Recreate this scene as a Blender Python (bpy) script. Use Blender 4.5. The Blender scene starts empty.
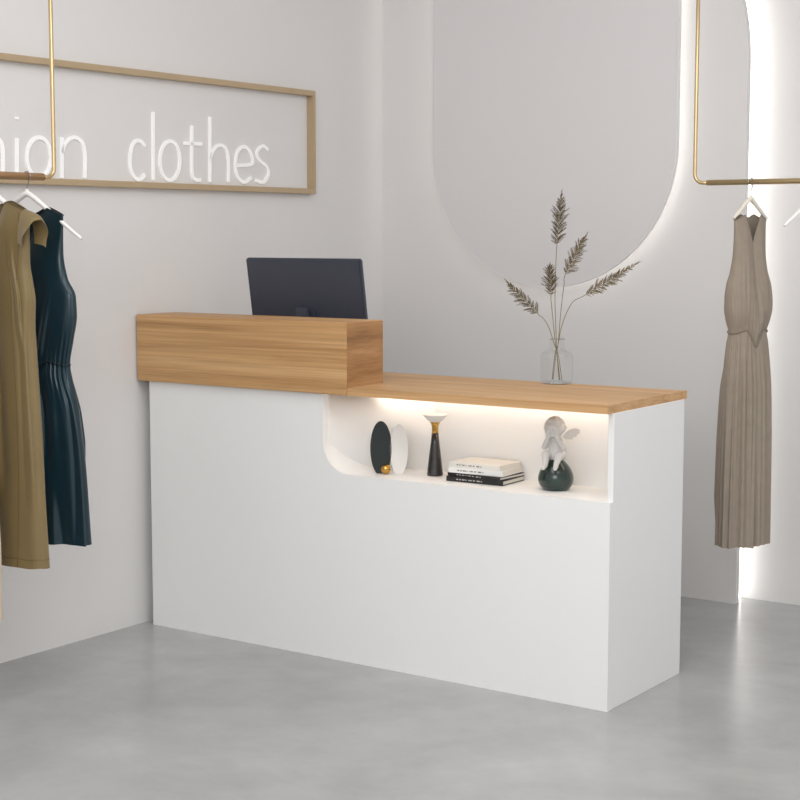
import bpy, bmesh, math, random
from mathutils import Vector, Matrix, noise as mnoise
random.seed(7)
C = bpy.context.scene.collection
PI = math.pi
R = math.radians

# ---------------------------------------------------------------- camera
CAM = Vector((2.077, -4.046, 1.40)); YAW = R(34.9); PITCH = R(6.0); F = 1568.0
cd = bpy.data.cameras.new('camera'); cam = bpy.data.objects.new('camera', cd); C.objects.link(cam)
cam.location = CAM; cam.rotation_euler = (PI/2 - PITCH, 0, YAW)
cd.sensor_width = 36; cd.lens = 36*F/800; cd.clip_start = 0.05
bpy.context.scene.camera = cam
fw = Vector((-math.sin(YAW)*math.cos(PITCH), math.cos(YAW)*math.cos(PITCH), -math.sin(PITCH)))
rt = Vector((math.cos(YAW), math.sin(YAW), 0)); up = rt.cross(fw)
def ray(px, py): return fw*F + rt*(px-400) + up*(400-py)
def onX(px, py, X): d = ray(px, py); return CAM + d*((X-CAM.x)/d.x)
def onY(px, py, Y): d = ray(px, py); return CAM + d*((Y-CAM.y)/d.y)
def onZ(px, py, Z): d = ray(px, py); return CAM + d*((Z-CAM.z)/d.z)

# ---------------------------------------------------------------- materials
def S(r, g, b):
    f = lambda c: (c/255/12.92) if c/255 <= 0.04045 else ((c/255+0.055)/1.055)**2.4
    return (f(r), f(g), f(b), 1)
def mat(name, col, rough=.5, metal=0, var=.06, scale=8, bump=0, bscale=60, stretch=(1,1,1), emit=0, trans=0, sheen=0, coat=0, ior=1.45):
    m = bpy.data.materials.new(name); m.use_nodes = True
    nt = m.node_tree; b = nt.nodes['Principled BSDF']
    b.inputs['Roughness'].default_value = rough; b.inputs['Metallic'].default_value = metal
    tc = nt.nodes.new('ShaderNodeTexCoord'); mp = nt.nodes.new('ShaderNodeMapping')
    mp.inputs['Scale'].default_value = stretch
    nt.links.new(tc.outputs['Object'], mp.inputs['Vector'])
    n = nt.nodes.new('ShaderNodeTexNoise'); n.inputs['Scale'].default_value = scale; n.inputs['Detail'].default_value = 6
    nt.links.new(mp.outputs['Vector'], n.inputs['Vector'])
    cr = nt.nodes.new('ShaderNodeValToRGB')
    cr.color_ramp.elements[0].position = .3; cr.color_ramp.elements[1].position = .7
    cr.color_ramp.elements[0].color = tuple(c*(1-var) for c in col[:3])+(1,)
    cr.color_ramp.elements[1].color = tuple(min(1, c*(1+var)) for c in col[:3])+(1,)
    nt.links.new(n.outputs['Fac'], cr.inputs['Fac']); nt.links.new(cr.outputs['Color'], b.inputs['Base Color'])
    if bump:
        n2 = nt.nodes.new('ShaderNodeTexNoise'); n2.inputs['Scale'].default_value = bscale; n2.inputs['Detail'].default_value = 4
        nt.links.new(mp.outputs['Vector'], n2.inputs['Vector'])
        bp = nt.nodes.new('ShaderNodeBump'); bp.inputs['Strength'].default_value = bump; bp.inputs['Distance'].default_value = .01
        nt.links.new(n2.outputs['Fac'], bp.inputs['Height']); nt.links.new(bp.outputs['Normal'], b.inputs['Normal'])
    if emit:
        b.inputs['Emission Color'].default_value = col; b.inputs['Emission Strength'].default_value = emit
    if trans:
        b.inputs['Transmission Weight'].default_value = trans; b.inputs['IOR'].default_value = ior
    if sheen: b.inputs['Sheen Weight'].default_value = sheen
    if coat: b.inputs['Coat Weight'].default_value = coat
    return m
def wood_mat(name, light, mid, dark, stretch=(1, 14, 14), fine=6, lo=.84):
    m = bpy.data.materials.new(name); m.use_nodes = True
    nt = m.node_tree; b = nt.nodes['Principled BSDF']; b.inputs['Roughness'].default_value = .5
    tc = nt.nodes.new('ShaderNodeTexCoord'); mp = nt.nodes.new('ShaderNodeMapping'); mp.inputs['Scale'].default_value = stretch
    nt.links.new(tc.outputs['Object'], mp.inputs['Vector'])
    n = nt.nodes.new('ShaderNodeTexNoise'); n.inputs['Scale'].default_value = 2.2; n.inputs['Detail'].default_value = 7
    n.inputs['Roughness'].default_value = .58; n.inputs['Distortion'].default_value = .45
    nt.links.new(mp.outputs['Vector'], n.inputs['Vector'])
    cr = nt.nodes.new('ShaderNodeValToRGB'); e = cr.color_ramp.elements
    e[0].position = .30; e[0].color = dark; e[1].position = .68; e[1].color = light
    k = e.new(.48); k.color = mid
    nt.links.new(n.outputs['Fac'], cr.inputs['Fac'])
    mp2 = nt.nodes.new('ShaderNodeMapping'); mp2.inputs['Scale'].default_value = (stretch[0]*1.1, stretch[1]*3, stretch[2]*fine)
    nt.links.new(tc.outputs['Object'], mp2.inputs['Vector'])
    n2 = nt.nodes.new('ShaderNodeTexNoise'); n2.inputs['Scale'].default_value = 3; n2.inputs['Detail'].default_value = 2
    nt.links.new(mp2.outputs['Vector'], n2.inputs['Vector'])
    mr = nt.nodes.new('ShaderNodeMapRange'); mr.inputs['From Min'].default_value = .38; mr.inputs['From Max'].default_value = .56
    mr.inputs['To Min'].default_value = lo; mr.inputs['To Max'].default_value = 1.02
    nt.links.new(n2.outputs['Fac'], mr.inputs['Value'])
    mx = nt.nodes.new('ShaderNodeVectorMath'); mx.operation = 'SCALE'
    nt.links.new(cr.outputs['Color'], mx.inputs[0]); nt.links.new(mr.outputs['Result'], mx.inputs['Scale'])
    nt.links.new(mx.outputs['Vector'], b.inputs['Base Color'])
    bp = nt.nodes.new('ShaderNodeBump'); bp.inputs['Strength'].default_value = .05
    nt.links.new(n2.outputs['Fac'], bp.inputs['Height']); nt.links.new(bp.outputs['Normal'], b.inputs['Normal'])
    return m
M = {}
M['wall'] = mat('plaster', S(227,225,224), .9, var=.018, scale=1.5, bump=.05, bscale=40)
M['ceil'] = mat('ceiling_paint', S(234,233,233), .9, var=.01)
M['white'] = mat('white_lacquer', S(240,240,239), .42, var=.006, scale=3)
M['whitein'] = mat('white_liner', S(244,244,243), .55, var=.006, scale=3)
M['wood'] = wood_mat('oak_wood', S(214,172,123), S(202,159,110), S(182,138,91), stretch=(.6, 7, 30), fine=2, lo=.90)
M['woodbox'] = wood_mat('oak_veneer', S(213,171,122), S(198,154,104), S(168,124,78), stretch=(.45, 2.5, 13), fine=5, lo=.87)
M['woodshade'] = wood_mat('oak_end_shaded', S(184,141,96), S(168,125,80), S(142,102,63), stretch=(.8, 1.2, 13), fine=5, lo=.87)  # darker version of the box oak: end-face shade put into the colour
M['wood3'] = wood_mat('rail_wood_warm', S(196,160,118), S(180,140,98), S(156,118,78), stretch=(1,10,10))
M['gold'] = mat('brushed_gold', S(208,184,140), .32, .8, var=.04, scale=30)
M['goldframe'] = mat('champagne_frame', S(194,172,140), .45, .4, var=.04, scale=20)
M['goldshiny'] = mat('polished_gold', S(205,160,85), .2, 1, var=.03)
M['letter'] = mat('letter_white', S(255,255,255), .7, var=0, emit=.08)  # slight emission added to brighten the letters, which are no lamps
M['mirror'] = mat('mirror_glass', S(225,223,224), .35, .03, var=.008, scale=1.2)  # near-matte grey base colour stands in for the reflected room
M['mirrorrim'] = mat('mirror_rim', S(232,231,231), .35, .3, var=.02)
M['led'] = mat('led_cool', S(255,252,247), .5, var=0, emit=3.2)
M['ledn'] = mat('led_niche', S(255,249,240), .5, var=0, emit=7.5)
M['ledv'] = mat('led_vertical', S(255,253,249), .5, var=0, emit=3.6)
M['monitor'] = mat('slate_plastic', S(68,73,86), .42, .2, var=.05, scale=3)
M['screen'] = mat('screen_glass', S(18,19,22), .15, 0, var=.02)
M['black'] = mat('black_satin', S(28,28,30), .35, var=.1)
M['dkgreen'] = mat('dark_green_glaze', S(28,48,44), .25, var=.2, scale=12, coat=.4)
M['dkoval'] = mat('black_oval_glaze', S(24,34,34), .35, var=.15, scale=12)
M['ceramic'] = mat('white_ceramic', S(236,234,231), .4, var=.015, scale=20)
M['figure'] = mat('white_plaster_figure', S(216,214,212), .7, var=.02, scale=40)
M['marble'] = mat('dark_marble', S(44,41,41), .25, var=.4, scale=25, coat=.3)
M['stem'] = mat('dry_stem', S(130,117,78), .7, var=.12, scale=40)
M['plumed'] = mat('dark_plume', S(84,70,38), .8, var=.3, scale=60)
M['plumel'] = mat('tan_plume', S(110,94,56), .8, var=.3, scale=60)
M['olive'] = mat('olive_satin', S(124,105,65), .46, var=.05, scale=5, sheen=.25)
M['oliveseam'] = mat('olive_seam', S(98,82,48), .6, var=.06)
M['teal'] = mat('teal_satin', S(12,44,55), .25, .15, var=.12, scale=5, sheen=.15)
M['tealseam'] = mat('teal_seam', S(8,32,38), .5, var=.06)
M['taupe'] = mat('taupe_linen', S(150,138,124), .9, var=.05, scale=30, bump=.1, bscale=300)
M['beige'] = mat('beige_knit', S(205,190,168), .9, var=.05, scale=40, bump=.1, bscale=300)
M['beltt'] = mat('taupe_belt', S(136,124,110), .85, var=.06, scale=30)
M['hanger'] = mat('white_hanger', S(246,245,242), .4, var=.01)
M['hangerc'] = mat('cream_hanger', S(232,224,210), .45, var=.02)
M['steel'] = mat('hook_steel', S(170,165,158), .25, 1, var=.02)
M['paper'] = mat('page_block', S(238,233,223), .85, var=.05, scale=200, stretch=(1,1,8))
M['bookw'] = mat('white_cover', S(240,239,236), .45, var=.015)
M['bookc'] = mat('cream_cover', S(232,229,222), .5, var=.02)
M['bookb'] = mat('black_cover', S(30,29,30), .45, var=.1)
def print_mat(name, ink, ground):
    m = bpy.data.materials.new(name); m.use_nodes = True; nt = m.node_tree; b = nt.nodes['Principled BSDF']; b.inputs['Roughness'].default_value = .55
    tc = nt.nodes.new('ShaderNodeTexCoord'); mp = nt.nodes.new('ShaderNodeMapping'); mp.inputs['Scale'].default_value = (330, 1, 60)
    n = nt.nodes.new('ShaderNodeTexNoise'); n.inputs['Scale'].default_value = 1.2; n.inputs['Detail'].default_value = 1
    cr = nt.nodes.new('ShaderNodeValToRGB'); cr.color_ramp.interpolation = 'CONSTANT'
    cr.color_ramp.elements[0].color = ink; cr.color_ramp.elements[1].position = .5; cr.color_ramp.elements[1].color = ground
    nt.links.new(tc.outputs['Object'], mp.inputs['Vector']); nt.links.new(mp.outputs['Vector'], n.inputs['Vector'])
    nt.links.new(n.outputs['Fac'], cr.inputs['Fac']); nt.links.new(cr.outputs['Color'], b.inputs['Base Color']); return m
M['printd'] = print_mat('dark_spine_print', S(110,108,106), S(236,234,230))
M['printl'] = print_mat('light_spine_print', S(190,187,183), S(30,29,30))
def glass_mat(name, tint, blend):
    m = bpy.data.materials.new(name); m.use_nodes = True; nt = m.node_tree; nt.nodes.remove(nt.nodes['Principled BSDF'])
    tr = nt.nodes.new('ShaderNodeBsdfTransparent'); tr.inputs['Color'].default_value = tint
    gl = nt.nodes.new('ShaderNodeBsdfGlossy'); gl.inputs['Roughness'].default_value = .02
    lw = nt.nodes.new('ShaderNodeLayerWeight'); lw.inputs['Blend'].default_value = blend
    ms = nt.nodes.new('ShaderNodeMixShader')
    nt.links.new(lw.outputs['Facing'], ms.inputs['Fac']); nt.links.new(tr.outputs[0], ms.inputs[1]); nt.links.new(gl.outputs[0], ms.inputs[2])
    nt.links.new(ms.outputs[0], nt.nodes['Material Output'].inputs['Surface']); return m
M['glass'] = glass_mat('clear_thin_glass', (.99, .995, .995, 1), .09)
M['glassedge'] = glass_mat('glass_edge', (.86, .89, .89, 1), .5)

m = bpy.data.materials.new('polished_concrete'); m.use_nodes = True; nt = m.node_tree; b = nt.nodes['Principled BSDF']
tc = nt.nodes.new('ShaderNodeTexCoord')
n1 = nt.nodes.new('ShaderNodeTexNoise'); n1.inputs['Scale'].default_value = 1.5; n1.inputs['Detail'].default_value = 5; n1.inputs['Roughness'].default_value = .52; n1.inputs['Distortion'].default_value = .5
nt.links.new(tc.outputs['Object'], n1.inputs['Vector'])
n3 = nt.nodes.new('ShaderNodeTexNoise'); n3.inputs['Scale'].default_value = 6; n3.inputs['Detail'].default_value = 8; n3.inputs['Roughness'].default_value = .6
nt.links.new(tc.outputs['Object'], n3.inputs['Vector'])
ad = nt.nodes.new('ShaderNodeMath'); ad.operation = 'MULTIPLY_ADD'; ad.inputs[1].default_value = .4
nt.links.new(n3.outputs['Fac'], ad.inputs[0]); nt.links.new(n1.outputs['Fac'], ad.inputs[2])
cr = nt.nodes.new('ShaderNodeValToRGB'); e = cr.color_ramp.elements
e[0].position = .48; e[0].color = S(155,155,156); e[1].position = .92; e[1].color = S(180,180,180)
nt.links.new(ad.outputs[0], cr.inputs['Fac']); nt.links.new(cr.outputs['Color'], b.inputs['Base Color'])
b.inputs['Roughness'].default_value = .25
M['floor'] = m

# ---------------------------------------------------------------- mesh helpers
def mk(name, verts, faces, m, parent=None, loc=(0,0,0), smooth=False):
    l = Vector(loc)
    me = bpy.data.meshes.new(name); me.from_pydata([tuple(Vector(v)-l) for v in verts], [], faces); me.update()
    bm = bmesh.new(); bm.from_mesh(me); bmesh.ops.recalc_face_normals(bm, faces=bm.faces); bm.to_mesh(me); bm.free()
    if smooth:
        for p in me.polygons: p.use_smooth = True
    me.materials.append(m)
    o = bpy.data.objects.new(name, me); C.objects.link(o); o.location = l
    if parent: o.parent = parent
    return o
def merge(*gs):
    V, Fc = [], []
    for v, f in gs:
        k = len(V); V += list(v); Fc += [[i+k for i in q] for q in f]
    return V, Fc
def box(x0, x1, y0, y1, z0, z1, bev=.0015):
    bm = bmesh.new(); bmesh.ops.create_cube(bm, size=1)
    for v in bm.verts: v.co = Vector(((x0+x1)/2+v.co.x*(x1-x0), (y0+y1)/2+v.co.y*(y1-y0), (z0+z1)/2+v.co.z*(z1-z0)))
    if bev: bmesh.ops.bevel(bm, geom=bm.edges[:], offset=bev, segments=2, affect='EDGES')
    bm.verts.index_update()
    r = ([v.co.copy() for v in bm.verts], [[v.index for v in f.verts] for f in bm.faces]); bm.free(); return r
def prism(out, a, b, axis='Y'):
    def P(p, t): return Vector((p[0], t, p[1])) if axis == 'Y' else (Vector((t, p[0], p[1])) if axis == 'X' else Vector((p[0], p[1], t)))
    n = len(out); V = [P(p, a) for p in out]+[P(p, b) for p in out]
    Fc = [list(range(n)), list(range(2*n-1, n-1, -1))]+[[i, (i+1) % n, n+(i+1) % n, n+i] for i in range(n)]
    return V, Fc
def lathe(prof, n=40, c=(0,0,0)):
    c = Vector(c); V, Fc = [], []
    for r, z in prof:
        for k in range(n): V.append(c+Vector((r*math.cos(2*PI*k/n), r*math.sin(2*PI*k/n), z)))
    for i in range(len(prof)-1):
        for k in range(n): Fc.append([i*n+k, i*n+(k+1) % n, (i+1)*n+(k+1) % n, (i+1)*n+k])
    if prof[0][0] > 1e-5: Fc.append(list(range(n)))
    if prof[-1][0] > 1e-5: Fc.append([(len(prof)-1)*n+k for k in range(n)])
    return V, Fc
def sm(pts, n=8):
    pts = [Vector(p) for p in pts]
    if len(pts) < 3: return pts
    P = [pts[0]*2-pts[1]]+pts+[pts[-1]*2-pts[-2]]; out = []
    for i in range(1, len(P)-2):
        for k in range(n):
            t = k/n; a, b_, c, d = P[i-1], P[i], P[i+1], P[i+2]
            out.append(.5*((2*b_)+(c-a)*t+(2*a-5*b_+4*c-d)*t*t+(3*b_-a-3*c+d)*t**3))
    out.append(pts[-1]); return out
def tube(path, r, n=10, flat=None):
    path = [Vector(p) for p in path]; V, Fc = [], []
    rs = r if isinstance(r, (list, tuple)) else [r]*len(path)
    t = (path[1]-path[0]).normalized()
    ref = Vector((0,0,1)) if abs(t.z) < .9 else Vector((1,0,0))
    u = t.cross(ref).normalized()
    for i, p in enumerate(path):
        if i == 0: t = path[1]-path[0]
        elif i == len(path)-1: t = path[-1]-path[-2]
        else: t = path[i+1]-path[i-1]
        t.normalize(); u = (u - t*u.dot(t)).normalized(); w = t.cross(u)
        for k in range(n):
            a = 2*PI*k/n; V.append(p+u*rs[i]*math.cos(a)+w*rs[i]*math.sin(a))
    for i in range(len(path)-1):
        for k in range(n): Fc.append([i*n+k, i*n+(k+1) % n, (i+1)*n+(k+1) % n, (i+1)*n+k])
    Fc.append(list(range(n))); Fc.append([(len(path)-1)*n+k for k in range(n)])
    return V, Fc
def ball(c, r, nu=20, nv=12):
    c = Vector(c); r = Vector(r) if isinstance(r, (tuple, list)) else Vector((r, r, r)); V, Fc = [c+Vector((0,0,-r.z))], []
    for i in range(1, nv):
        a = -PI/2+PI*i/nv
        for k in range(nu):
            t = 2*PI*k/nu; V.append(c+Vector((r.x*math.cos(a)*math.cos(t), r.y*math.cos(a)*math.sin(t), r.z*math.sin(a))))
    V.append(c+Vector((0,0,r.z)))
    for k in range(nu): Fc.append([0, 1+(k+1) % nu, 1+k])
    for i in range(nv-2):
        for k in range(nu): Fc.append([1+i*nu+k, 1+i*nu+(k+1) % nu, 1+(i+1)*nu+(k+1) % nu, 1+(i+1)*nu+k])
    l = len(V)-1
    for k in range(nu): Fc.append([1+(nv-2)*nu+k, 1+(nv-2)*nu+(k+1) % nu, l])
    return V, Fc
def limb(a, b, ra, rb, n=12):
    a, b = Vector(a), Vector(b); L = b-a; pts, rs = [], []
    d = L.normalized()
    for k in range(5):
        q = PI/2*(1-k/4); pts.append(a-d*ra*math.sin(q)); rs.append(max(ra*math.cos(q), ra*.03))
    for k in range(5):
        q = PI/2*k/4; pts.append(b+d*rb*math.sin(q)); rs.append(max(rb*math.cos(q), rb*.03))
    return tube(pts, rs, n)
def thing(name, label, cat, loc=(0,0,0), rotz=0, group=None):
    o = bpy.data.objects.new(name, None); C.objects.link(o); o.empty_display_size = .05
    o.location = loc; o.rotation_euler = (0, 0, rotz); o['label'] = label; o['category'] = cat
    if group: o['group'] = group
    return o
def part(name, g, m, parent, world=False, smooth=False, label=None):
    V, Fc = g
    if world: V = [Vector(v)-parent.location for v in V]
    o = mk(name, V, Fc, m, parent, smooth=smooth)
    if label: o['label'] = label
    return o
def struct(name, g, m):
    o = mk(name, g[0], g[1], m); o['kind'] = 'structure'; return o

# ---------------------------------------------------------------- room
WX = -1.882; WY = 1.50; H = 3.1
XE = onY(736, 590, WY).x
WT = .03; RY = WY+.12
zc = onY(746, 60, WY).z; CR = H-.10-zc
def wedge(inset=0):
    xr = XE-inset; r = CR-inset; zt = H-.10-inset
    return [(xr-r+r*math.cos(PI/2*i/24), zt-r+r*math.sin(PI/2*i/24)) for i in range(25)]
struct('floor', box(WX-.15, 4.2, -5.2, 1.9, -.1, 0, 0), M['floor'])
struct('ceiling', box(WX-.15, 4.2, -5.2, 1.9, H, H+.1, 0), M['ceil'])
struct('wall_left', box(WX-.15, WX, -5.2, 1.9, 0, H, 0), M['wall'])
struct('wall_back', prism([(WX, 0), (XE, 0)]+wedge()+[(WX, H-.10)], WY, WY+WT), M['wall'])
struct('wall_right', box(WX, 4.2, RY, 1.9, 0, H, 0), M['wall'])
def strip(inset, w_, y0, y1):
    a = [(XE-inset, .004)]+wedge(inset); b_ = [(XE-inset-w_, .004)]+wedge(inset+w_); n = len(a)
    V = [Vector((p[0], y, p[1])) for y in (y0, y1) for p in a]+[Vector((p[0], y, p[1])) for y in (y0, y1) for p in b_]; Fc = []
    for i in range(n-1):
        j = i+1
        Fc += [[i, j, 2*n+j, 2*n+i], [n+i, n+j, 3*n+j, 3*n+i], [i, j, n+j, n+i], [2*n+i, 2*n+j, 3*n+j, 3*n+i]]
    Fc += [[0, n, 3*n, 2*n], [n-1, 2*n-1, 4*n-1, 3*n-1]]
    return V, Fc
sl = thing('light_strip', 'tall white light strip glowing behind the edge of the back wall beside the taupe dress', 'light strip', (XE-.04, WY+.07, .002))
part('diffuser', strip(.020, .012, WY+.06, WY+.100), M['ledv'], sl, True)
part('channel', strip(.0325, .02, WY+.055, WY+.105), M['white'], sl, True)

# ---------------------------------------------------------------- reception counter
LX = -1.833; DP = .500; ZT = .8855; ZW = .911; ZN = .624
xl = onY(323, 420, 0).x; rr = .105
ct = thing('reception_counter', 'white reception counter with oak top, raised oak box and lit display niche', 'counter', (-.92, .26, 0))
arc = [(xl+rr-rr*math.cos(a), ZN+rr-rr*math.sin(a)) for a in [i*PI/2/14 for i in range(15)]]
front = [(LX, 0), (0, 0), (0, ZN)]+list(reversed(arc))+[(xl, ZT), (LX, ZT)]
part('front_panel', prism(front, 0, .018), M['white'], ct, True)
part('side_panel', box(-.019, 0, .0185, DP, 0, ZT, .001), M['white'], ct, True)
part('side_panel', box(LX, LX+.019, .0185, DP, 0, ZT, .001), M['white'], ct, True)
arco = [(xl+rr-(rr+.014)*math.cos(a), ZN+rr-(rr+.014)*math.sin(a)) for a in [i*PI/2/14 for i in range(15)]]
lin = [(xl, ZT)]+arc+[(-.02, ZN), (-.02, ZN-.014)]+list(reversed(arco))+[(xl-.014, ZT)]
part('niche_shelf', prism(lin, .0182, .235), M['whitein'], ct, True)
fr = .30; fd = .205
fil = [(xl+.001+fr-fr*math.cos(a), .235-fd+fd*math.sin(a)) for a in [i*PI/2/28 for i in range(29)]]
g = prism(fil+[(-.02, .235), (-.02, .25), (xl-.013, .25), (xl-.013, .030)], ZN-.03, ZT-.001, 'Z')
nb_ = part('niche_back', g, M['whitein'], ct, True)
for pl in nb_.data.polygons:
    if abs(pl.normal.z) < .5 and abs(pl.normal.x) > .02 and abs(pl.normal.y) > .02: pl.use_smooth = True
part('inner_shelf', box(LX+.02, -.02, .26, DP-.02, .40, .418, .001), M['white'], ct, True)
BX = -.943; BY0 = -.018; BY1 = .185; BZ = 1.121
top = [(BX+.002, -.0165), (-.004, -.0165), (-.004, DP+.025), (LX-.03, DP+.025), (LX-.03, BY1+.0005), (BX+.002, BY1+.0005)]
part('worktop', prism(top, ZT, ZW, 'Z'), M['wood'], ct, True)
part('raised_box', box(LX-.042, BX, BY0, BY1, ZT, BZ, .0022), M['woodbox'], ct, True)
part('end_shade_overlay', box(BX-.0005, BX+.0015, BY0+.0025, BY1-.0025, ZT+.0025, BZ-.0025, .0005), M['woodshade'], ct, True, label='oak end face of the raised box with shade in its colour')  # thin overlay added only to carry the painted shade of the box end
part('light_strip', box(xl+.10, -.03, .175, .190, ZT-.009, ZT-.001, .001), M['ledn'], ct, True, label='warm white light strip')

# ---------------------------------------------------------------- monitor
mp_ = onY(309, 290, .36); mo = thing('computer_monitor', 'dark slate computer monitor seen from behind above the raised oak box', 'monitor', (mp_.x, .37, ZW+.0005))
tilt = Matrix.Rotation(R(9), 4, 'X')
def tl(g, dz=.12): return [tilt @ (Vector(v)-Vector((0,0,dz)))+Vector((0,0,dz)) for v in g[0]], g[1]
hw = .257
part('screen_shell', tl(box(-hw, hw, -.011, .011, .085, .411, .005)), M['monitor'], mo)
part('display', tl(box(-hw+.008, hw-.008, .0115, .013, .098, .403, 0)), M['screen'], mo)
part('mount_plate', tl(box(-.042, .042, -.022, -.0112, .145, .232, .004)), M['monitor'], mo)
part('neck', box(-.028, .028, -.056, -.043, .006, .232, .003), M['monitor'], mo)
part('hinge', box(-.022, .022, -.0425, -.022, .15, .20, .004), M['black'], mo)
part('base', box(-.11, .11, -.105, .075, 0, .008, .003), M['monitor'], mo)

# ---------------------------------------------------------------- backlit mirror
MY = WY-.055
mx0 = onY(432, 110, MY).x; mx1 = onY(678, 110, MY).x; mz0 = onY(558, 288, MY).z; r_ = (mx1-mx0)/2; cx = (mx0+mx1)/2
mz1 = H-.14
def pill(r, z0, z1, n=48):
    o = [(cx+r*math.cos(PI+PI*i/n), z0+r_+r*math.sin(PI+PI*i/n)) for i in range(n+1)]
    return o+[(cx+r*math.cos(PI*i/n), z1-r_+r*math.sin(PI*i/n)) for i in range(n+1)]
mi = thing('wall_mirror', 'large pill shaped backlit mirror on the back wall above the plant', 'mirror', (cx, WY, mz0))
def ringp(ri, ro, y0, y1):
    a = pill(ri, mz0, mz1); b_ = pill(ro, mz0, mz1); n = len(a)
    V = [Vector((p[0], y, p[1])) for y in (y0, y1) for p in a]+[Vector((p[0], y, p[1])) for y in (y0, y1) for p in b_]
    Fc = []
    for i in range(n):
        j = (i+1) % n
        Fc += [[i, j, 2*n+j, 2*n+i], [n+i, n+j, 3*n+j, 3*n+i], [i, j, n+j, n+i], [2*n+i, 2*n+j, 3*n+j, 3*n+i]]
    return V, Fc
part('glass', prism(pill(r_-.006, mz0, mz1), MY, MY+.012), M['mirror'], mi, True)
part('rim', ringp(r_-.006, r_, MY-.002, MY+.016), M['mirrorrim'], mi, True)
part('backing', prism(pill(r_-.07, mz0, mz1), MY+.0125, WY-.0005), M['white'], mi, True)
part('light_strip', ringp(r_-.068, r_-.056, MY+.022, WY-.012), M['led'], mi, True)

# ---------------------------------------------------------------- wall sign
pr = onX(316, 91, WX+.03); pb = onX(316, 194, WX+.03); yR = (pr.y+pb.y)/2; zT = pr.z; zB = pb.z; yL = onX(-135, 60, WX+.03).y
sg = thing('wall_sign', 'gold framed wall sign with thin white lettering reading fashion clothes', 'sign', (WX, (yL+yR)/2, zB))
fwid = .021; x0, x1 = WX+.0005, WX+.03
part('frame', merge(box(x0, x1, yL, yR, zT-fwid, zT), box(x0, x1, yL, yR, zB, zB+fwid), box(x0, x1, yR-fwid, yR, zB+fwid, zT-fwid), box(x0, x1, yL, yL+fwid, zB+fwid, zT-fwid)), M['goldframe'], sg, True)
def ell(cx_, cy_, a, b_, t0=0, t1=360, n=14): return [(cx_+a*math.cos(R(t0+(t1-t0)*i/n)), cy_+b_*math.sin(R(t0+(t1-t0)*i/n))) for i in range(n+1)]
letters = [
 [[(-98,108),(-104,106),(-109,114),(-110,130),(-110,172)], [(-118,135),(-98,136)]],
 [ell(-80,155,10,20), [(-69,136),(-69,175)]],
 [[(-44,140),(-51,136),(-57,143),(-55,152),(-48,160),(-46,169),(-51,177),(-58,174)]],
 [[(-24,106),(-24,176)], [(-24,150),(-18,139),(-8,136),(1,143),(3,156),(3,176)]],
 [[(17,139),(17,178)], [(17,117),(17,119.5)]],
 [ell(39,158.5,12,20.5)],
 [[(62,138),(62,180)], [(62,154),(66,143),(74,138),(82,143),(85,156),(85,180)]],
 [[(145,147),(140.5,142),(135.5,142),(131.5,149),(130,162),(131.5,173),(136,180.5),(141,180.5),(145,176)]],
 [[(153,112),(153.5,182)]],
 [ell(170,162,10,20)],
 [[(192,126),(192,172),(195,181),(201,182)], [(184,144),(202,145)]],
 [[(210,117),(210,184)], [(210,160),(214,150),(219.5,146),(226,150),(228.5,162),(228.5,184)]],
 [[(236,167),(252,165),(250.5,154),(244,147.5),(237.5,153),(235.5,166),(237.5,178),(244,184),(251.5,179)]],
 [[(268,151),(262.5,147),(257,153),(259,161),(266.5,168),(268.5,176),(263.5,184),(255.5,182)]],
]
def ribbon(pts, hwid, x0, x1):
    n = len(pts); V = []
    for i, p in enumerate(pts):
        t = pts[min(i+1, n-1)]-pts[max(i-1, 0)]; t.x = 0; t.normalize(); q = Vector((0, -t.z, t.y))*hwid
        for xx, s in ((x0, -1), (x0, 1), (x1, 1), (x1, -1)): V.append(Vector((xx, p.y+q.y*s, p.z+q.z*s)))
    Fc = [[0, 1, 2, 3], [(n-1)*4+k for k in (3, 2, 1, 0)]]
    for i in range(n-1):
        for k in range(4): Fc.append([i*4+k, i*4+(k+1) % 4, (i+1)*4+(k+1) % 4, (i+1)*4+k])
    return V, Fc
for strokes in letters:
    gs = []
    for st in strokes:
        pts = [onX(p[0], 112+(p[1]-112)*.975, WX+.004) for p in st]
        gs.append(ribbon(sm(pts, 8) if len(pts) > 2 else pts, .0064, WX+.0006, WX+.006))
    part('letter', merge(*gs), M['letter'], sg, True)

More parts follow.
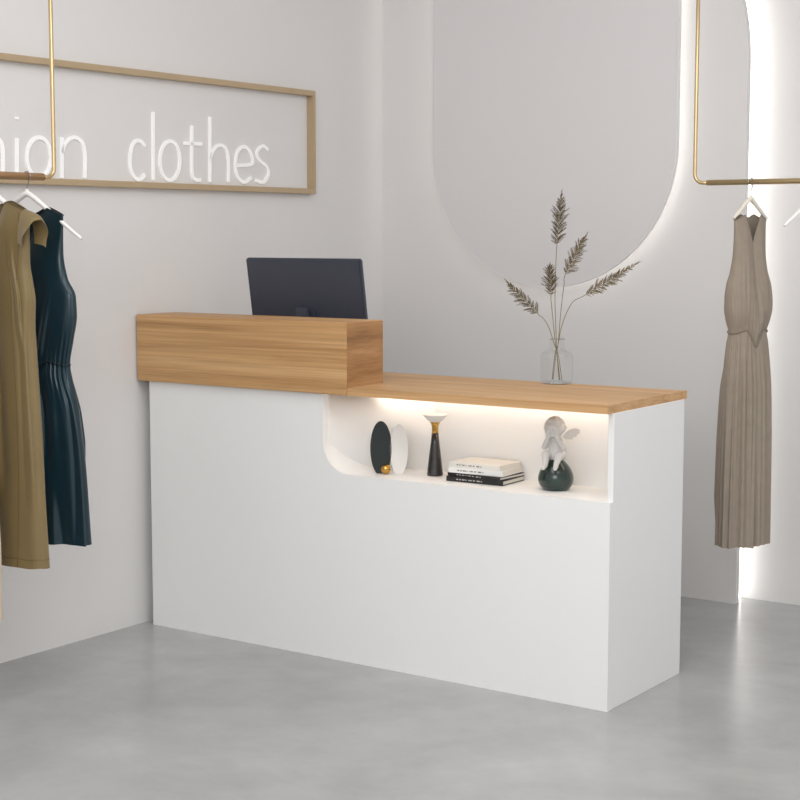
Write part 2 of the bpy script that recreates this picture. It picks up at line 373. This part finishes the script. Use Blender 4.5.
# ---------------------------------------------------------------- vase and stems
vp = onZ(556.5, 383.5, ZW); VX, VY = vp.x, vp.y
va = thing('glass_vase', 'clear faceted glass vase with narrow neck standing on the oak worktop', 'vase', (VX, VY, ZW+.0005), R(9))
outp = [(.0, .001), (.050, .001), (.056, .007), (.057, .088), (.053, .099), (.028, .113), (.0255, .120), (.0255, .146)]
g = lathe(outp, 8); g = (g[0], g[1][:-1])
part('bottle', g, M['glass'], va)
part('rim', tube([Vector((.0255*math.cos(2*PI*i/36), .0255*math.sin(2*PI*i/36), .1475)) for i in range(37)], .0015, 8), M['glassedge'], va, smooth=True)
part('base', lathe([(0, 0), (.050, 0), (.052, .003), (.050, .006), (0, .006)], 8), M['glassedge'], va)
def plume(base, tip, w, seed, n):
    rnd = random.Random(seed); V, Fc = [], []
    ax = (tip-base); L = ax.length; ax.normalize()
    view = (Vector((.572, -.82, 0))+Vector((rnd.uniform(-.4, .4), rnd.uniform(-.4, .4), 0))).normalized()
    side = ax.cross(view).normalized(); nrm = ax.cross(side).normalized()
    def blade(p, d, l, wd):
        q = d.cross(nrm+Vector((rnd.uniform(-.6, .6), rnd.uniform(-.6, .6), rnd.uniform(-.6, .6)))).normalized()*wd
        k = len(V); V.extend([p-q*.4, p+q*.4, p+d*l*.5+q, p+d*l, p+d*l*.5-q]); Fc.append([k, k+1, k+2, k+3, k+4])
    for i in range(n):
        t = i/(n-1); env = (math.sin(PI*min(1, .18+t*.78))**.8)*(1-.30*t)
        for s in (1, -1):
            for layer in (0, 1):
                sp = R(rnd.uniform(34, 60)-16*t); l = w*env*rnd.uniform(.65, 1.2)*(1 if layer == 0 else .75)
                d = (side*s*math.sin(sp)+ax*math.cos(sp)+nrm*rnd.uniform(-.2, .2)+nrm*(.4*layer*rnd.choice((-1, 1)))).normalized()
                p = base+ax*L*(t*.92+rnd.uniform(-.4, .4)/n)
                m_ = 8; q = p.copy(); dl = l/m_
                for j in range(m_):
                    f = j/m_; d2 = (d+Vector((0,0,-.4*f))+ax*.3*f).normalized()
                    blade(q, d2, dl*1.4, .0007); q = q+d2*dl; bl = l*.28*(1-f*.5)
                    for s2 in (1, -1):
                        dd = (d2*.9+(d2.cross(nrm))*s2*.5+Vector((0,0,-.1))+nrm*rnd.uniform(-.3, .3)).normalized(); blade(q, dd, bl, .00055)
    for j in range(5): blade(base+ax*L*(.88+.02*j), (ax+side*rnd.uniform(-.25, .25)).normalized(), L*.10, .0008)
    return V, Fc
specs = [
 ([(559,386),(557,354),(556.5,345),(555,300),(556,262),(557,244)], (562,191), .043, 0, 'plumed', 'tallest dried fern stem with upright brown plume in the glass vase', 24),
 ([(553,386),(556,354),(558,345),(561,310),(564,285),(566,273)], (587,233), .040, .012, 'plumel', 'dried fern stem leaning right below the tallest plume', 20),
 ([(560,386),(557,354),(555.5,345),(553,320),(551,300),(551,294)], (550,263), .038, -.010, 'plumed', 'short dark dried fern stem with small upright plume over the vase', 17),
 ([(562,386),(558,354),(554.5,345),(549,328),(543,318),(537,313)], (505,280), .038, -.004, 'plumed', 'dried fern stem arching out to the far left of the vase', 20),
 ([(552,386),(555,354),(558,345),(562,325),(572,303),(587,294)], (639,262), .034, .006, 'plumel', 'tan dried fern stem arching out to the far right of the vase', 25),
]
for pts, tip, w, dy, mm, lab, n in specs:
    P = []
    for i, (px, py) in enumerate(pts):
        P.append(onY(px, py, VY+dy*(i*.3 if i >= 3 else .3)))
    P[0].z = ZW+.012
    T = onY(tip[0], tip[1], VY+dy*2)
    fs = thing('dried_fern_stem', lab, 'dried plant', P[0], 0, 'dried fern stems in the vase')
    sp = sm(P+[P[-1].lerp(T, .9)], 6)
    part('stem', tube(sp, .0012, 6), M['stem'], fs, True, True)
    part('plume', plume(P[-1], T, w, n, n), M[mm], fs, True)

# ---------------------------------------------------------------- niche objects
p = onZ(389.5, 475, .619); NZ = ZN+.0006
sc = thing('oval_sculpture', 'sculpture of a black oval, a white oval and a gold ball in the niche', 'sculpture', (p.x, p.y, NZ), R(35))
def oval(cx_, a, b_, y0, y1, cut=.004):
    o = []
    for i in range(64):
        t = 2*PI*i/64; o.append((cx_+a*math.cos(t), max(0, b_-cut+b_*math.sin(t))))
    g = prism(o, y0, y1); bm = bmesh.new(); vs = [bm.verts.new(v) for v in g[0]]
    for f in g[1]:
        try: bm.faces.new([vs[i] for i in f])
        except: pass
    bmesh.ops.remove_doubles(bm, verts=bm.verts, dist=1e-5)
    es = [e for e in bm.edges if abs(e.verts[0].co.y-e.verts[1].co.y) < 1e-6]
    bmesh.ops.bevel(bm, geom=es, offset=.003, segments=3, affect='EDGES', clamp_overlap=True)
    bm.verts.index_update(); r = ([v.co.copy() for v in bm.verts], [[v.index for v in f.verts] for f in bm.faces]); bm.free(); return r
part('oval_plate', oval(-.028, .032, .086, .0, .012), M['dkoval'], sc, label='black oval plate')
part('oval_plate', oval(.031, .0265, .082, .0, .012), M['ceramic'], sc, label='white oval plate')
part('ball', ball((-.012, -.0172, .0165), .0165), M['goldshiny'], sc, smooth=True, label='gold ball')
p = onZ(435, 477, .619)
cs = thing('candle_holder', 'dark marble candle holder with gold neck and white dish', 'candle holder', (p.x, p.y, NZ))
part('base', lathe([(0, 0), (.025, 0), (.0265, .003), (.0255, .01), (.020, .06), (.0145, .105), (.011, .138), (0, .138)]), M['marble'], cs, smooth=True)
part('neck', lathe([(0, .1382), (.011, .1382), (.0105, .150), (.011, .160), (.014, .170), (.017, .174), (0, .174)]), M['goldshiny'], cs, smooth=True)
part('dish', lathe([(0, .1742), (.015, .1742), (.026, .182), (.038, .195), (.040, .199), (.038, .199), (.025, .187), (.012, .181), (0, .181)]), M['ceramic'], cs, smooth=True)
p = onZ(482, 483, .619); bz = NZ
books = [(.205, .140, .0155, 'bookb', R(2), 'black book at the bottom of the stack in the niche', 0, 0),
         (.200, .138, .0110, 'bookb', R(-3), 'thin black covered book, second from the bottom of the stack', .002, 0),
         (.195, .135, .0175, 'bookw', R(3), 'white book lying on the two black books', .0, .002),
         (.188, .130, .0155, 'bookc', R(-1), 'pale book topmost of the stack in the niche', -.002, .002)]
for L, Wd, T, mm, rz, lab, dx, dy in books:
    bk = thing('book', lab, 'book', (p.x+dx, p.y+.02+dy, bz), rz, 'books stacked in the niche')
    t = .002; h = L/2; w = Wd/2
    out = [(-w, 0), (w, 0), (w, t), (-w+t, t), (-w+t, T-t), (w, T-t), (w, T), (-w, T)]
    part('cover', prism(out, -h, h, 'X'), M[mm], bk)
    part('page_block', box(-h+.003, h-.003, -w+t+.0003, w-.003, t+.0003, T-t-.0003, 0), M['paper'], bk)
    part('spine_print', box(-.065, .030, -w-.0005, -w+.0002, T*.36, T*.60, 0), M['printd'] if mm in ('bookw', 'bookc') else M['printl'], bk)
    bz += T+.0004
p = onZ(552.5, 492, .619)
fg = thing('angel_figurine', 'white winged child figurine seated on a dark green egg shaped base', 'figurine', (p.x, p.y+.02, NZ), R(10))
eg = [(0, 0), (.030, 0)]+[(.0535*math.cos(R(a))*(1-.20*math.sin(R(a))), .0435+.054*math.sin(R(a))) for a in range(-52, 91, 6)]
eg[-1] = (0, .0975)
part('base', lathe(eg, 40), M['dkgreen'], fg, smooth=True)
gs = [limb((0,.008,.108), (0,.002,.146), .026, .021), limb((0,.0,.146), (0,-.006,.172), .013, .012),
      limb((0,.006,.106), (0,0,.128), .028, .024)]
for s in (1, -1):
    gs += [limb((s*.018,0,.150), (s*.032,-.018,.132), .0105, .009), limb((s*.032,-.018,.132), (s*.017,-.036,.158), .009, .0065),
           ball((s*.014,-.036,.166), (.0075,.0065,.008)),
           limb((s*.014,.002,.106), (s*.022,-.034,.110), .0165, .013), limb((s*.022,-.034,.110), (s*.017,-.050,.082), .013, .008),
           limb((s*.017,-.050,.080), (s*.019,-.063,.073), .008, .0065)]
    for q in range(4): gs.append(limb((s*(.010+q*.0028),-.038,.170), (s*(.012+q*.003),-.0365,.180-q*.0014), .0023, .0018, 8))
    gs += [ball((s*.012,-.032,.182), (.010,.008,.008)), ball((s*.0285,-.010,.188), (.004,.006,.008))]
gs += [ball((0,-.012,.190), (.0290,.028,.029), 28, 18), ball((0,-.041,.187), (.0038,.0045,.004)), ball((0,-.0385,.178), (.006,.0035,.0024)), ball((0,-.036,.200), (.017,.0045,.004)), ball((0,-.034,.170), (.007,.006,.005))]
rnd = random.Random(3)
for i in range(90):
    a = rnd.uniform(0, 2*PI); e_ = rnd.uniform(R(0), R(88)); d = Vector((math.cos(a)*math.cos(e_), math.sin(a)*math.cos(e_), math.sin(e_)))
    if d.y < -.4 and d.z < .68: continue
    gs.append(ball(Vector((0,-.010,.192))+d*.0285, .0072, 10, 6))
V, Fc = merge(*gs)
tmp = mk('tmp', V, Fc, M['figure'])
rm = tmp.modifiers.new('remesh', 'REMESH'); rm.mode = 'VOXEL'; rm.voxel_size = .0014; rm.use_smooth_shade = True
smo = tmp.modifiers.new('smooth', 'SMOOTH'); smo.iterations = 2; smo.factor = .5
bpy.context.view_layer.update()
dg = bpy.context.evaluated_depsgraph_get(); ev = tmp.evaluated_get(dg); mm = ev.to_mesh()
gV = [v.co.copy() for v in mm.vertices]; gF = [list(q.vertices) for q in mm.polygons]; ev.to_mesh_clear(); bpy.data.objects.remove(tmp)
part('figure', (gV, gF), M['figure'], fg, smooth=True)
def wing(s):
    ol = [(0,0),(.010,.012),(.024,.020),(.040,.021),(.054,.014),(.048,.010),(.051,.002),(.041,.001),(.043,-.007),(.032,-.006),(.030,-.013),(.019,-.011),(.008,-.010)]
    V, Fc = prism([(x*s*(1 if s > 0 else .75), z) for x, z in ol], -.0035, .0035)
    return [Vector((v.x+s*.012, v.y+.022+abs(v.x)*.30, v.z+.162+abs(v.x)*.15)) for v in V], Fc
for s in (1, -1):
    w = part('wing', wing(s), M['figure'], fg); bv = w.modifiers.new('b', 'BEVEL'); bv.width = .002; bv.segments = 3

# ---------------------------------------------------------------- garments
def interp(tab, v):
    n = len(tab)
    for i in range(n-1):
        if v <= tab[i+1][0]:
            x0, y0 = tab[i]; x1, y1 = tab[i+1]; h = x1-x0; t = (v-x0)/h; s = (y1-y0)/h
            def slope(j):
                if j == 0 or j == n-1: return None
                a = (tab[j][1]-tab[j-1][1])/(tab[j][0]-tab[j-1][0]); b = (tab[j+1][1]-tab[j][1])/(tab[j+1][0]-tab[j][0])
                return 0 if a*b <= 0 else 2*a*b/(a+b)
            m0 = slope(i); m1 = slope(i+1); m0 = s if m0 is None else m0; m1 = s if m1 is None else m1
            return (2*t**3-3*t*t+1)*y0+(t**3-2*t*t+t)*h*m0+(-2*t**3+3*t*t)*y1+(t**3-t*t)*h*m1
    return tab[-1][1]
def creases(seed, n, vlo, vhi, drift=.35, wr=(.10, .24)):
    r = random.Random(seed); out = []
    for i in range(n):
        a = 2*PI*(i+r.uniform(-.35, .35))/n
        out.append((a, r.uniform(-drift, drift), r.uniform(*wr), r.uniform(*vlo), r.uniform(*vhi), r.uniform(.5, 1.2)))
    return out
def surface(L, wt, dt, at, k, seed, nf, nb, un, slope, flare=0, vf=.8, gather=None, folds=None, vee=False):
    def f(v, th):
        W = interp(wt, v); D = interp(dt, v); A = interp(at, v); G = 0
        u = math.cos(th); fr = math.sin(th) < 0
        zt = L-slope*abs(u)**1.3
        if abs(u) < un:
            q = (1-abs(u)/un)**1.1 if (vee and fr) else (math.cos(PI*u/un)+1)/2
            zt -= (nf if fr else nb)*q
        z = v*zt
        p = .7*mnoise.noise(Vector((math.cos(th)*k, math.sin(th)*k, v*vf+seed*3.1)))
        for a, dr, wd, vt, vb, hh in (folds or ()):
            c = a+dr*(1-v)
            d = (th-c+PI) % (2*PI)-PI
            wv = wd*(.45+.75*(1-v)); q = abs(d)/wv
            if q < 3.2:
                fade = min(1, max(0, (vt-v)/.16))*min(1, max(0, (v-vb)/.12) if vb > .02 else 1)
                p += hh*fade*(math.exp(-q*q*1.1)-.35*math.exp(-(q-1.5)**2*2))*1.5
        edge = 1-.7*abs(u)**6
        off = A*p*edge
        if gather:
            gv, gw, ga, gk = gather; G = ga*math.exp(-((v-gv)/gw)**2)
            off += G*(.6+.8*mnoise.noise(Vector((u*5, seed, v*2))))*math.sin(gk*th+4*mnoise.noise(Vector((u*3, v*4, seed))))
        x = u*W+off*u+flare*(1-v)
        sy = math.sin(th); y = (1 if sy > 0 else -1)*abs(sy)**.8*D+off*sy
        z += .006*mnoise.noise(Vector((math.cos(th)*2, math.sin(th)*2, seed)))*(1-v)
        return Vector((x, y, z))
    return f
def sheet(f, N=360, Mv=130):
    V = [f(i/Mv, 2*PI*j/N) for i in range(Mv+1) for j in range(N)]; Fc = []
    for i in range(Mv):
        for j in range(N): Fc.append([i*N+j, i*N+(j+1) % N, (i+1)*N+(j+1) % N, (i+1)*N+j])
    return V, Fc
def seam(f, th, v0, v1, r=.0012, n=60, bend=0):
    return tube([f(v0+(v1-v0)*i/n, th+bend*math.sin(PI*i/n)) for i in range(n+1)], r, 6)
def rim(f, v=1, r=.002, n=160): return tube([f(v, 2*PI*j/n) for j in range(n+1)], r, 6)
RZ = 1.575
def hanger(label, loc, rotz, hw=.19, drop=.05, droop=.11, rr_=.011, hm='hanger'):
    h = thing('clothes_hanger', label, 'hanger', loc, rotz)
    R0 = rr_+.003
    pts = [Vector((R0*math.cos(R(a)), 0, R0*math.sin(R(a)))) for a in range(200, -41, -15)]
    pts += [Vector((.004, 0, -.022)), Vector((0, 0, -.032)), Vector((0, 0, -drop+.004))]
    part('hook', tube(sm(pts, 3), .0017, 8), M['steel'], h, smooth=True)
    half = [(0, -.001), (.10, -.008), (.30, -.03), (.6, -.065), (.88, -.097), (1, -.11)]
    arm = [Vector((-x*hw, 0, -drop+z*droop/.11)) for x, z in reversed(half)]+[Vector((x*hw, 0, -drop+z*droop/.11)) for x, z in half[1:]]
    ps = sm(arm, 6); n = len(ps)
    rad = [.0048+.0038*math.sin(PI*i/(n-1))**2 for i in range(n)]
    part('shoulder_bar', tube(ps, rad, 12), M[hm], h, smooth=True)
    part('collar', lathe([(0, -drop+.002), (.0055, -drop+.002), (.0045, -drop+.012), (0, -drop+.013)], 16), M[hm], h, smooth=True)
    return h
RX = -1.55; ry1 = -.69; ry0 = -1.75
def rack(loc, length, rotz, wood, label, rr_=.0115):
    r = thing('hanging_clothes_rack', label, 'clothes rack', loc, rotz)
    hh = H-RZ; b = .03
    for s, x in ((1, 0), (-1, length)):
        pts = [Vector((x, 0, hh)), Vector((x, 0, b))]+[Vector((x+s*(b-b*math.cos(R(a))), 0, b-b*math.sin(R(a)))) for a in range(15, 91, 15)]+[Vector((x+s*.05, 0, 0))]
        part('rod', tube(pts, .0065, 12), M['gold'], r, smooth=True)
        part('ceiling_plate', lathe([(0, hh-.006), (.03, hh-.006), (.03, hh-.0005), (0, hh-.0005)], 24, (x, 0, 0)), M['gold'], r)
    part('rail', tube([Vector((.045, 0, 0)), Vector((length-.045, 0, 0))], rr_, 16), wood, r, smooth=True)
    return r
rack((RX, ry1, RZ), ry1-ry0, -PI/2, M['wood3'], 'gold rod clothes rack hanging by the left wall, holding the olive dress')
def dress(name, label, x, y, rotz, zh, g, m):
    d = thing(name, label, 'dress', (x, y, zh), rotz); part('fabric', g, m, d, smooth=True); return d
# teal
ty = -.800; zh = .478
hanger('white hanger holding the dark teal dress', (RX, ty, RZ), R(4), hw=.212, droop=.135)
Ld = 1.505-zh
f = surface(Ld, [(0,.222),(.25,.204),(.42,.180),(.545,.150),(.62,.166),(.70,.182),(.755,.180),(.81,.150),(.88,.137),(1,.142)],
          [(0,.046),(.5,.040),(.55,.032),(.68,.042),(.85,.028),(1,.012)], [(0,.014),(.25,.012),(.45,.008),(.54,.003),(.60,.006),(.75,.005),(.9,.002),(1,0)], 3, 5, .14, .04, .62, .045, vf=2.2,
          gather=(.53, .08, .0026, 36), folds=creases(4, 18, (.52,.57), (-.1,.25), .35, (.06,.17))+creases(9, 7, (.74,.84), (.50,.56), 1.3, (.07,.16)), vee=True)
td = dress('sleeveless_dress', 'dark teal satin sleeveless dress with cinched waist beside the olive dress', RX, ty, R(4), zh, sheet(f), M['teal'])
part('waist_seam', rim(f, .545, .003), M['tealseam'], td, smooth=True)
part('neckline_binding', rim(f, .998, .0022), M['tealseam'], td, smooth=True)
# olive
oy = -.935; zh = .432
hanger('white hanger holding the olive dress', (RX, oy, RZ), R(-3), hw=.165, droop=.09)
Lo = 1.520-zh
f = surface(Lo, [(0,.205),(.3,.190),(.55,.176),(.68,.172),(.75,.176),(.80,.168),(.85,.158),(.92,.160),(.98,.166),(1,.160)],
          [(0,.048),(.5,.045),(.75,.042),(.84,.036),(.92,.032),(1,.013)], [(0,.013),(.4,.011),(.7,.007),(.84,.004),(.93,.002),(1,0)], 2.6, 14, .12, .03, .55, .05, vf=1.6,
          folds=creases(12, 9, (.70,.86), (-.1,.25), .35, (.09,.24))+creases(3, 6, (.88,.94), (.55,.65), 1.1, (.07,.15)))
od = dress('cap_sleeve_dress', 'olive gold satin cap sleeve dress in front of the dark teal dress', RX, oy, R(-3), zh, sheet(f), M['olive'])
def cap(s):
    V, Fc = [], []; n, m_ = 36, 10; zs = Lo-.048
    for j in range(m_+1):
        t = j/m_; bulge = math.sin(PI*t*.55)
        for i in range(n+1):
            ph = R(-97+194*i/n)
            x = .150+.062*bulge*(.55+.45*math.cos(ph)) + .003*math.sin(7*ph+1)*t
            y = (.030+.017*t)*math.sin(ph); z = zs-.085-.018*t+(.088-.018*t)*math.cos(ph)+.004*bulge
            V.append(Vector((s*x, y, z)))
    for j in range(m_):
        for i in range(n): Fc.append([j*(n+1)+i, j*(n+1)+i+1, (j+1)*(n+1)+i+1, (j+1)*(n+1)+i])
    return V, Fc
for s in (1, -1): part('cap_sleeve', cap(s), M['olive'], od, smooth=True)
part('side_seam', seam(f, R(-52), 0, .90, bend=.15), M['oliveseam'], od, smooth=True)
part('shoulder_seam', seam(f, R(-36), .80, .985, bend=.12), M['oliveseam'], od, smooth=True)
part('neckline_binding', rim(f, .998, .0022), M['oliveseam'], od, smooth=True)
part('hem_stitch', rim(f, .025, .0009), M['oliveseam'], od, smooth=True)
# beige
by = -1.085; zh = .30
hanger('white hanger holding the beige dress at the edge of the picture', (RX, by, RZ), R(0), hw=.13, droop=.07)
f = surface(1.51-zh, [(0,.160),(.4,.150),(.7,.13),(.8,.14),(.94,.12),(1,.13)],
          [(0,.045),(.5,.04),(.75,.04),(.9,.03),(1,.013)], [(0,.008),(.6,.004),(.9,.001),(1,0)], 3, 21, .10, .03, .5, .03, folds=creases(5, 8, (.6,.8), (-.1,.1)))
dress('long_dress', 'long beige dress at the left edge behind the olive dress', RX, by, 0, zh, sheet(f, 200, 80), M['beige'])
# right rack
QY = .90; qx = onY(696, 120, QY).x
rack((qx, QY, RZ), 1.3, 0, M['gold'], 'gold rod clothes rack near the back wall holding the taupe dress', .0095)
hx = onY(751, 184, QY).x; RA = R(70)
hanger('cream hanger holding the taupe dress', (hx, QY, RZ), RA, hw=.078, drop=.055, droop=.065, rr_=.0095, hm='hangerc')
zt = 1.480; zh = onY(745, 544, QY).z; L = zt-zh
f = surface(L, [(0,.104),(.3,.101),(.5,.095),(.62,.086),(.658,.079),(.69,.088),(.73,.095),(.79,.092),(.84,.078),(.90,.070),(.95,.071),(1,.074)],
          [(0,.058),(.3,.055),(.5,.050),(.62,.042),(.658,.037),(.69,.046),(.73,.053),(.79,.048),(.86,.034),(1,.014)], [(0,.0075),(.4,.0065),(.60,.004),(.655,.0018),(.75,.0045),(.86,.003),(.95,0),(1,0)], 5, 2, .10, .02, .50, .030, flare=.0, vf=1.2,
          gather=(.66, .10, .0014, 38), folds=creases(21, 22, (.63,.67), (-.3,.05), .15, (.06,.14))+creases(31, 13, (.84,.92), (.64,.68), .5, (.07,.16)), vee=True)
rd = dress('pleated_dress', 'taupe sleeveless pleated dress with gathered waist hanging by the back wall', hx, QY, RA, zh, sheet(f, 420, 120), M['taupe'])
part('waist_band', rim(f, .658, .0045), M['beltt'], rd, smooth=True)
part('neckline_binding', rim(f, .998, .0016), M['beltt'], rd, smooth=True)
hx2 = onY(815, 184, QY).x
hanger('bare white hanger at the right edge beside the taupe dress', (hx2, QY, RZ), RA, hw=.14, drop=.055, droop=.09, rr_=.0095)

# ---------------------------------------------------------------- light
def area(name, loc, target, size, e, col=(1,1,1), sy=None):
    l = bpy.data.lights.new(name, 'AREA'); l.energy = e; l.size = size; l.color = col
    if sy: l.shape = 'RECTANGLE'; l.size_y = sy
    o = bpy.data.objects.new(name, l); C.objects.link(o); o.location = loc
    o.rotation_euler = (Vector(target)-Vector(loc)).to_track_quat('-Z', 'Y').to_euler(); return o
area('ceiling_light', (.4, -.9, 3.0), (.1, -.3, 0), 3.0, 68, (1, .99, .977), 2.6)
area('front_light', (1.8, -4.9, 2.5), (-.6, .5, .8), 2.4, 62, (1, .995, .985), 1.6)
w = bpy.data.worlds.new('world'); bpy.context.scene.world = w; w.use_nodes = True
bg = w.node_tree.nodes['Background']; bg.inputs['Color'].default_value = (1, .996, .992, 1); bg.inputs['Strength'].default_value = .86
try:
    bpy.context.scene.view_settings.view_transform = 'Standard'
except Exception: pass
